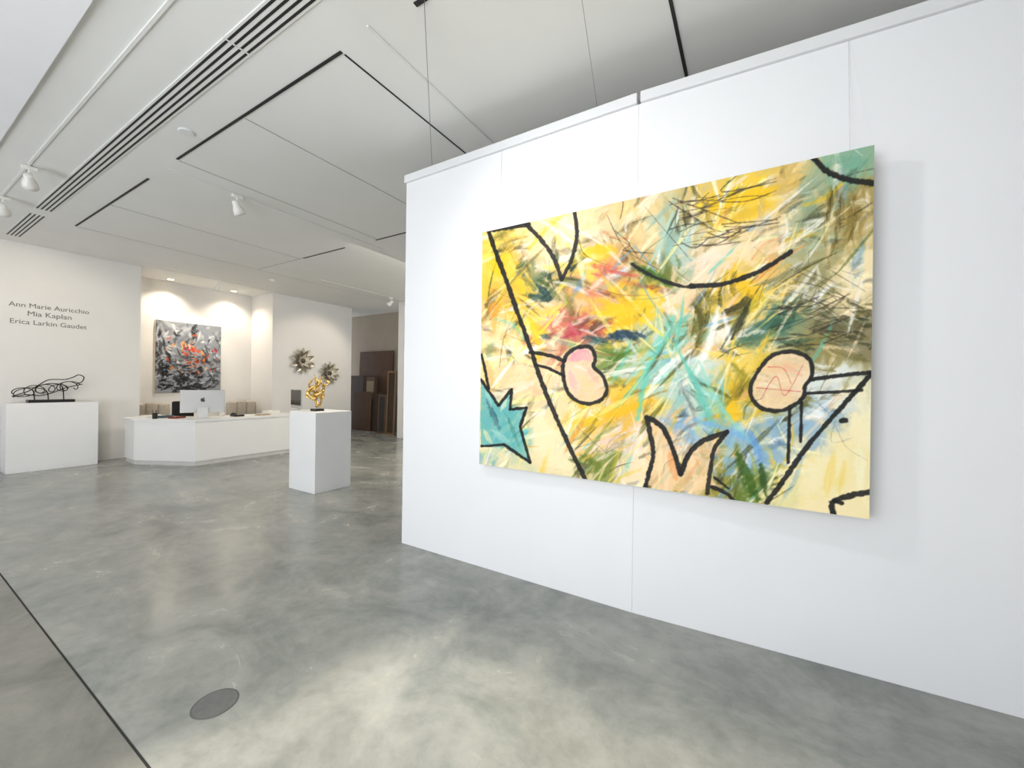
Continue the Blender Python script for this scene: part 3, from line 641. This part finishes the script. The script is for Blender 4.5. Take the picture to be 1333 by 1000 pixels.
# continuous looping rods wandering along a low reclining body, rising to a head at the right
def wander(loops, ra, rb, ph, dep, n=9):
    pts = []; N = loops*n
    amp = [rw.uniform(.55, 1.25) for _ in range(loops+2)]; lift = [rw.gauss(0, 1.3) for _ in range(loops+2)]
    for i in range(N+1):
        u = i/N; k = u*loops; j = int(k); f = k-j
        A_ = amp[j]*(1-f)+amp[j+1]*f; l_ = lift[j]*(1-f)+lift[j+1]*f; a = ph+2*math.pi*k
        x = 24+76*u+ra*A_*math.cos(a)*(1-.3*u); y = 510-10*u**1.3+l_+rb*A_*math.sin(a)
        pts.append(wp(x, min(516.5, y), dep*math.sin(a*.7+ph)))
    return pts
tube(bm, catmull(wander(5, 10, 5, 2.4, .07), 4), .0064, 7)
tube(bm, catmull(wander(3, 15, 5.2, .6, -.06), 4), .0064, 7)
for pts, dx in [([(15,516),(25,513),(38,509),(50,502),(62,495),(73,494),(85,494),(96,491),(103,488),(109,491),(106,497),(98,500)], .03),
                ([(17,517),(34,514),(52,515),(68,511),(82,506),(95,503),(108,500)], -.05)]:
    tube(bm, catmull([wp(x, y, dx*math.sin(1.3*i+1)) for i, (x, y) in enumerate(pts)], 8), .0075, 7)
for x, y in ((44, 511), (62, 512), (82, 506)): tube(bm, catmull([wp(x-3, y-4, .02), wp(x, y, 0), Vector((XSC, wp(x+1, 515).y, 1.135))], 5), .0075, 7)
obj('bronze_form', bm, M['bronze'], t, smooth=True)

# gold sculpture
XG = -5.27
def gp(px, py, dx=0):
    p = on('x', XG, px, py); return Vector((XG+dx, p.y, p.z))
gb = gp(413, 532)
t = thing('gold_sculpture', 'small irregular gold sculpture on a thin black block on the tall plinth', 'sculpture', (XG, gb.y, 1.08))
obj('base', box(B(), (XG-.065, gb.y-.065, 1.08), (XG+.065, gb.y+.065, 1.112), .004), M['blkpl'], t)
bm = B()
def ribbon(pts, r0):
    P = catmull(pts, 6); n = len(P); tube(bm, P, [max(.004, r0*(.4+.7*math.sin(math.pi*(.08+.9*i/(n-1))))*(1+.25*math.sin(i*1.1))) for i in range(n)], 8)
for j, pts in enumerate([[(412,530),(407,521),(403,512),(407,505),(412,500),(410,492)], [(413,530),(418,520),(423,511),(420,503),(415,498),(419,490)],
            [(410,529),(413,516),(409,508),(413,502)], [(415,529),(413,519),(419,514),(414,508)], [(403,513),(410,515),(416,510),(424,507)],
            [(406,505),(401,499),(406,493)], [(419,503),(425,499),(422,493)], [(408,500),(413,496),(418,499),(415,503)], [(407,520),(401,517),(403,511)], [(416,521),(423,519),(422,513)],
            [(409,517),(414,512),(411,506),(416,503)], [(407,510),(411,503),(409,497),(413,488)]]):
    ribbon([gp(x, y, .06*math.sin(i*1.9+j)) for i, (x, y) in enumerate(pts)], .0195 if j < 5 or j > 9 else .014)
obj('gold_form', bm, M['gold'], t, smooth=True)

# metal flowers
def petal_mesh(L, W, curl, name):
    me = bpy.data.meshes.new(name); vs = []; fs = []; n = 9
    for i in range(n):
        u = i/(n-1); w = W*(math.sin(math.pi*min(1, (u*.95+.03)**.75)))**.85
        if i == n-1: w = .001
        x = .035+curl*u*u; z = .02+L*u*math.cos(.25*u)
        vs += [(x+.03*(1-u)+.008, -w, z), (x, 0, z), (x+.03*(1-u)+.008, w, z)]
    for i in range(n-1):
        a = i*3; fs += [(a, a+3, a+4, a+1), (a+1, a+4, a+5, a+2)]
    me.from_pydata(vs, [], fs); me.update()
    return me
def flower(px, py, rad, lab):
    p = on('x', XW, px, py)
    t = thing('metal_flower', lab, 'wall sculpture', (XW, p.y, p.z), 'metal flowers on the far wall')
    obj('center', lathe(B(), [(0, .115), (.04, .108), (.06, .085), (.055, .03), (.03, -.001), (0, -.001)], align((XW, p.y, p.z), (1, 0, 0)), 16), M['flowercore'], t, smooth=True)
    for ring, (n, L, W, cu, ms) in enumerate(((10, rad, rad*.22, .05, 'steel'), (9, rad*.78, rad*.18, .11, 'darksteel'), (7, rad*.5, rad*.15, .14, 'steel'))):
        me = petal_mesh(L, W, cu, 'petal'); me.materials.append(M[ms])
        for k in range(n):
            o = link(bpy.data.objects.new('petal', me)); o.parent = t; o.location = (.004*ring, 0, 0); o.rotation_euler = (2*math.pi*(k+.5*ring)/n+.1*math.sin(k*5.), 0, 0)
flower(392.5, 470, .345, 'larger and higher silver metal flower on the white wall, left of the pair')
flower(427, 486, .32, 'smaller and lower silver metal flower on the white wall above the plinth')

# ------------------------------------------------------------------ reception desk
ZD = .8
outer = [(-9.75, 2.58), (-9.25, 2.57), (-8.25, 3.11), (-8.25, 5.5)]
inner = [(-8.95, 5.5), (-8.95, 3.5), (-9.42, 3.22), (-9.75, 3.22)]
def inset(d):
    return [(-9.75+d, 2.58+d), (-9.25-d*.3, 2.57+d), (-8.25-d, 3.11+d*.3), (-8.25-d, 5.5-d), (-8.95+d, 5.5-d), (-8.95+d, 3.5-d*.3), (-9.42+d*.3, 3.22-d), (-9.75+d, 3.22-d)]
t = thing('reception_desk', 'long white reception desk with an angled left end in front of the niche', 'desk', (-8.8, 3.9, 0))
obj('countertop', prism(B(), outer+inner, ZD-.035, ZD), M['desk'], t)
obj('front_panel', prism(B(), inset(.02), .075, ZD-.035), M['desk'], t)
obj('toe_kick', prism(B(), inset(.035), 0, .075), M['toe'], t)
# monitors
def apple(bm, cy, cz, s, x):
    pts = [(0, .42), (.22, .5), (.42, .36), (.3, .16), (.28, -.02), (.46, -.18), (.3, -.46), (.12, -.5), (0, -.45), (-.12, -.5), (-.32, -.44), (-.48, -.1), (-.44, .26), (-.24, .48)]
    P = catmull([(a*s, b*s, 0) for a, b in pts], 4, True); vs = [bm.verts.new((x, cy+p.x, cz+p.y)) for p in P]; bm.faces.new(vs)
    P = [(0, .55), (.05, .72), (.2, .82), (.18, .65)]; vs = [bm.verts.new((x, cy+a*s, cz+b*s)) for a, b in P]; bm.faces.new(vs)
t = thing('computer_monitor', 'silver all-in-one computer seen from behind on the angled end of the desk', 'computer', (0, 0, 0), 'desktop computers on the desk')
hd = obj('housing', box(B(), (-.02, -.325, .1), (.012, .325, .51), .009, 3), M['alu'], t)
bm = B(); apple(bm, 0, .33, .07, .0135); obj('logo', bm, M['logo'], hd)
bm = B(); box(bm, (-.0225, -.318, .17), (-.0195, .318, .502)); obj('screen', bm, M['screen'], hd)
bm = B(); box(bm, (-.075, -.085, 0), (.085, .085, .008), .003); box(bm, (.03, -.08, .004), (.04, .08, .19), .003, mtx=Matrix.Translation((.03, 0, 0)) @ Matrix.Rotation(-.16, 4, 'Y')); obj('stand', bm, M['alu'], t)
t.location = (-8.62, 3.36, ZD); t.rotation_euler = (0, 0, math.radians(-22))
dup(t, (-8.62, 5.12, ZD), math.radians(77), 'computer with dark screen turned nearly side-on at the right end of the desk')
# things on the desk
def flat(name, x, y, sx, sy, h, rz, m, lab, cat, z=ZD):
    mt = Matrix.Translation((x, y, z)) @ Matrix.Rotation(rz, 4, 'Z')
    o = obj(name, box(B(), (-sx/2, -sy/2, 0), (sx/2, sy/2, h), .0015, 1, mtx=mt), M[m], loc=(x, y, z)); tag(o, lab, cat); return o
flat('paper_stack', -9.5, 2.92, .22, .3, .03, .1, 'paper', 'stack of white paper at the far left end of the desk', 'paper')
flat('book', -9.2, 2.98, .17, .25, .035, .6, 'teal', 'blue-grey book lying on the angled end of the desk', 'book')
flat('notebook', -8.86, 3.06, .15, .21, .03, .5, 'red', 'dark red book lying just left of the silver computer', 'book')
flat('brochure_stack', -8.5, 4.35, .16, .22, .02, .1, 'tan', 'tan stack of brochures on the straight part of the desk', 'brochures')
flat('card_box', -8.7, 4.62, .18, .26, .07, .2, 'paper', 'low white box on the desk right of the tan brochures', 'box')
x, y = -8.55, 3.9
t = thing('desk_telephone', 'black desk telephone just right of the silver computer', 'telephone', (x, y, ZD))
obj('phone_body', box(B(), (-.09, -.09, .0), (.09, .09, .035), .008, mtx=Matrix.Translation((x, y, ZD))), M['blkpl'], t)
bm = B(); tube(bm, catmull([(x-.08, y-.06, ZD+.036), (x-.05, y-.06, ZD+.055), (x+.05, y-.06, ZD+.055), (x+.08, y-.06, ZD+.036)], 5), .017, 8); obj('handset', bm, M['blkpl'], t, smooth=True)
x, y = -8.82, 3.75
t = thing('mug', 'small white mug beside the black telephone', 'mug', (x, y, ZD))
obj('cup', lathe(B(), [(0, .002), (.036, 0), (.04, .01), (.042, .1), (.038, .1), (.036, .012), (0, .01)], Matrix.Translation((x, y, ZD))), M['mug'], t, smooth=True)
obj('handle', tube(B(), catmull([(x, y+.04, ZD+.08), (x, y+.07, ZD+.075), (x, y+.072, ZD+.04), (x, y+.04, ZD+.028)], 5), .006, 7), M['mug'], t, smooth=True)
x, y = -9.02, 2.8
t = thing('pen_cup', 'black cup of pens on the angled end of the desk', 'pen cup', (x, y, ZD))
obj('cup', lathe(B(), [(0, 0), (.036, 0), (.038, .1), (.034, .1), (.033, .008), (0, .008)], Matrix.Translation((x, y, ZD))), M['blkpl'], t, smooth=True)
for k, mm in enumerate(('red', 'teal', 'blkpl')):
    a = 2.1*k; obj('pen', tube(B(), [(x+.012*math.cos(a), y+.012*math.sin(a), ZD+.01), (x+.032*math.cos(a), y+.032*math.sin(a), ZD+.15)], .004, 6), M[mm], t)

# armchairs behind the desk
t = thing('armchair', 'grey-beige upholstered armchair behind the left end of the desk below the painting', 'armchair', (0, 0, 0), 'grey-beige armchairs')
obj('seat', box(B(), (-.26, -.25, .26), (.3, .25, .46), .05, 3), M['tweed'], t, smooth=True)
bm = B(); mr = Matrix.Rotation(-.06, 4, 'Y')
box(bm, (-.34, -.31, .28), (-.22, .31, .78), .05, 4, mtx=mr)
for k in range(3): box(bm, (-.33, -.305+k*.2, .48), (-.19, -.095+k*.2, 1.02-.02*(k != 1)), .055, 4, mtx=mr)
obj('backrest', bm, M['tweed'], t, smooth=True)
for s in (-1, 1): obj('armrest', box(B(), (-.28, s*.29-.05, .24), (.28, s*.29+.05, .64), .045, 3), M['tweed'], t, smooth=True)
for sx in (-.24, .24):
    for sy in (-.27, .27): obj('leg', tube(B(), [(sx, sy, .26), (sx*1.05, sy*1.03, 0)], [.022, .014], 8), M['wood'], t)
t.location = (-10.62, 3.3, 0); t.rotation_euler = (0, 0, -.1)
dup(t, (-10.55, 4.95, 0), -.3, 'grey-beige upholstered armchair behind the desk at the right side of the niche')
# task chair
t = thing('task_chair', 'black task chair tucked behind the desk left of the silver computer', 'chair', (0, 0, 0))
obj('seat', box(B(), (-.22, -.23, .45), (.24, .23, .52), .03, 3), M['blk'], t, smooth=True)
obj('backrest', box(B(), (-.29, -.21, .6), (-.23, .21, 1.06), .028, 3), M['blk'], t, smooth=True)
obj('back_bar', tube(B(), catmull([(-.05, 0, .44), (-.25, 0, .45), (-.31, 0, .56), (-.3, 0, .75)], 6), .016, 8), M['blkpl'], t, smooth=True)
obj('column', tube(B(), [(0, 0, .08), (0, 0, .45)], .026, 10), M['blkpl'], t)
for k in range(5):
    a = 2*math.pi*k/5+.3; l = obj('leg', tube(B(), [(0, 0, .1), (.27*math.cos(a), .27*math.sin(a), .065)], [.026, .016], 8), M['blkpl'], t)
    obj('caster', lathe(B(), [(0, -.014), (.026, -.014), (.03, 0), (.026, .014), (0, .014)], align((.27*math.cos(a), .27*math.sin(a), .03), (-math.sin(a), math.cos(a), 0)), 12), M['blkpl'], l)
t.location = (-9.72, 3.62, 0); t.rotation_euler = (0, 0, .3)

# ------------------------------------------------------------------ leaning boards in the alcove
def board(name, pl, pr, ptop, Y, m, lab, cat, frame=None, inset_m=None):
    a = on('y', Y, pl, ptop); b = on('y', Y, pr, ptop); h = (a.z+b.z)/2
    t = thing(name, lab, cat, ((a.x+b.x)/2, Y, 0)); w = abs(b.x-a.x)/2; th = .035
    loc = Vector(((a.x+b.x)/2, Y, 0))
    obj('panel', box(B(), loc+Vector((-w, 0, 0)), loc+Vector((w, th, h)), .003), M[m], t)
    if frame:
        bm = B(); f = .05
        for q in (((-w, -.012, 0), (-w+f, 0, h)), ((w-f, -.012, 0), (w, 0, h)), ((-w+f, -.012, 0), (w-f, 0, f)), ((-w+f, -.012, h-f), (w-f, 0, h))): box(bm, loc+Vector(q[0]), loc+Vector(q[1]))
        obj('frame', bm, M[frame], t)
    if inset_m:
        obj('sheet', box(B(), loc+Vector((-w*.6, -.004, h*.55)), loc+Vector((w*.6, 0, h*.9))), M[inset_m], t)
    t.rotation_euler = (-.035, 0, 0); return t
board('leaning_board', 466, 509, 457, 8.55, 'board', 'tallest plain brown board leaning at the back of the storage alcove', 'board')
board('leaning_board', 455, 472, 489, 8.46, 'board2', 'dark brown board at the left of the storage alcove', 'board')
board('framed_picture', 473, 488, 489, 8.36, 'board3', 'brown backed picture with a pale sheet in the storage alcove', 'picture', 'board2', 'cream')
board('leaning_board', 459, 482, 510, 8.2, 'board', 'shorter brown board at the front left of the storage alcove', 'board')
board('leaning_board', 484, 496, 512, 8.24, 'board2', 'narrow dark board in the middle of the storage alcove', 'board')
board('leaning_canvas', 492, 502, 514, 8.1, 'blue', 'narrow dark grey canvas with a brown edge in the storage alcove', 'canvas', 'board3')
board('framed_picture', 503, 514, 483, 8.0, 'board2', 'tall narrow gold framed picture at the right edge of the storage alcove', 'picture', 'goldframe')

# ------------------------------------------------------------------ light
W = bpy.data.worlds.new('World'); S.world = W; W.use_nodes = True
bg = W.node_tree.nodes['Background']; bg.inputs[0].default_value = (.91, .955, 1.0, 1); bg.inputs[1].default_value = 1.2
def area(loc, aim, sx, sy, w, col):
    l = bpy.data.lights.new('area_lamp', 'AREA'); l.shape = 'RECTANGLE'; l.size = sx; l.size_y = sy; l.energy = w; l.color = col
    o = link(bpy.data.objects.new('area_lamp', l)); o.location = loc; o.rotation_euler = (Vector(aim)-Vector(loc)).to_track_quat('-Z', 'Y').to_euler()
area((-1.75, -2.5, 2.0), (-2.6, 2.7, 2.6), 2.5, 2.4, 140, (.93, .965, 1.0))
area((-7.0, -2.4, 1.1), (-7.2, 3.0, 3.6), 3.0, 1.4, 85, (.92, .96, 1.0))  # added fill to lift the left ceiling; no fixture stands here
area((-5.2, 5.6, 3.6), (-6.5, 5.6, 0), 3, 2, 160, (1, .92, .8))  # added warm fill for the back, hidden by the partition; no such fixture
sun = bpy.data.lights.new('sun', 'SUN'); sun.energy = 4.8; sun.angle = math.radians(3.5); sun.color = (1, .9, .76)
so = link(bpy.data.objects.new('sun', sun)); so.rotation_euler = Vector((.3, 1, -.775)).to_track_quat('-Z', 'Y').to_euler()
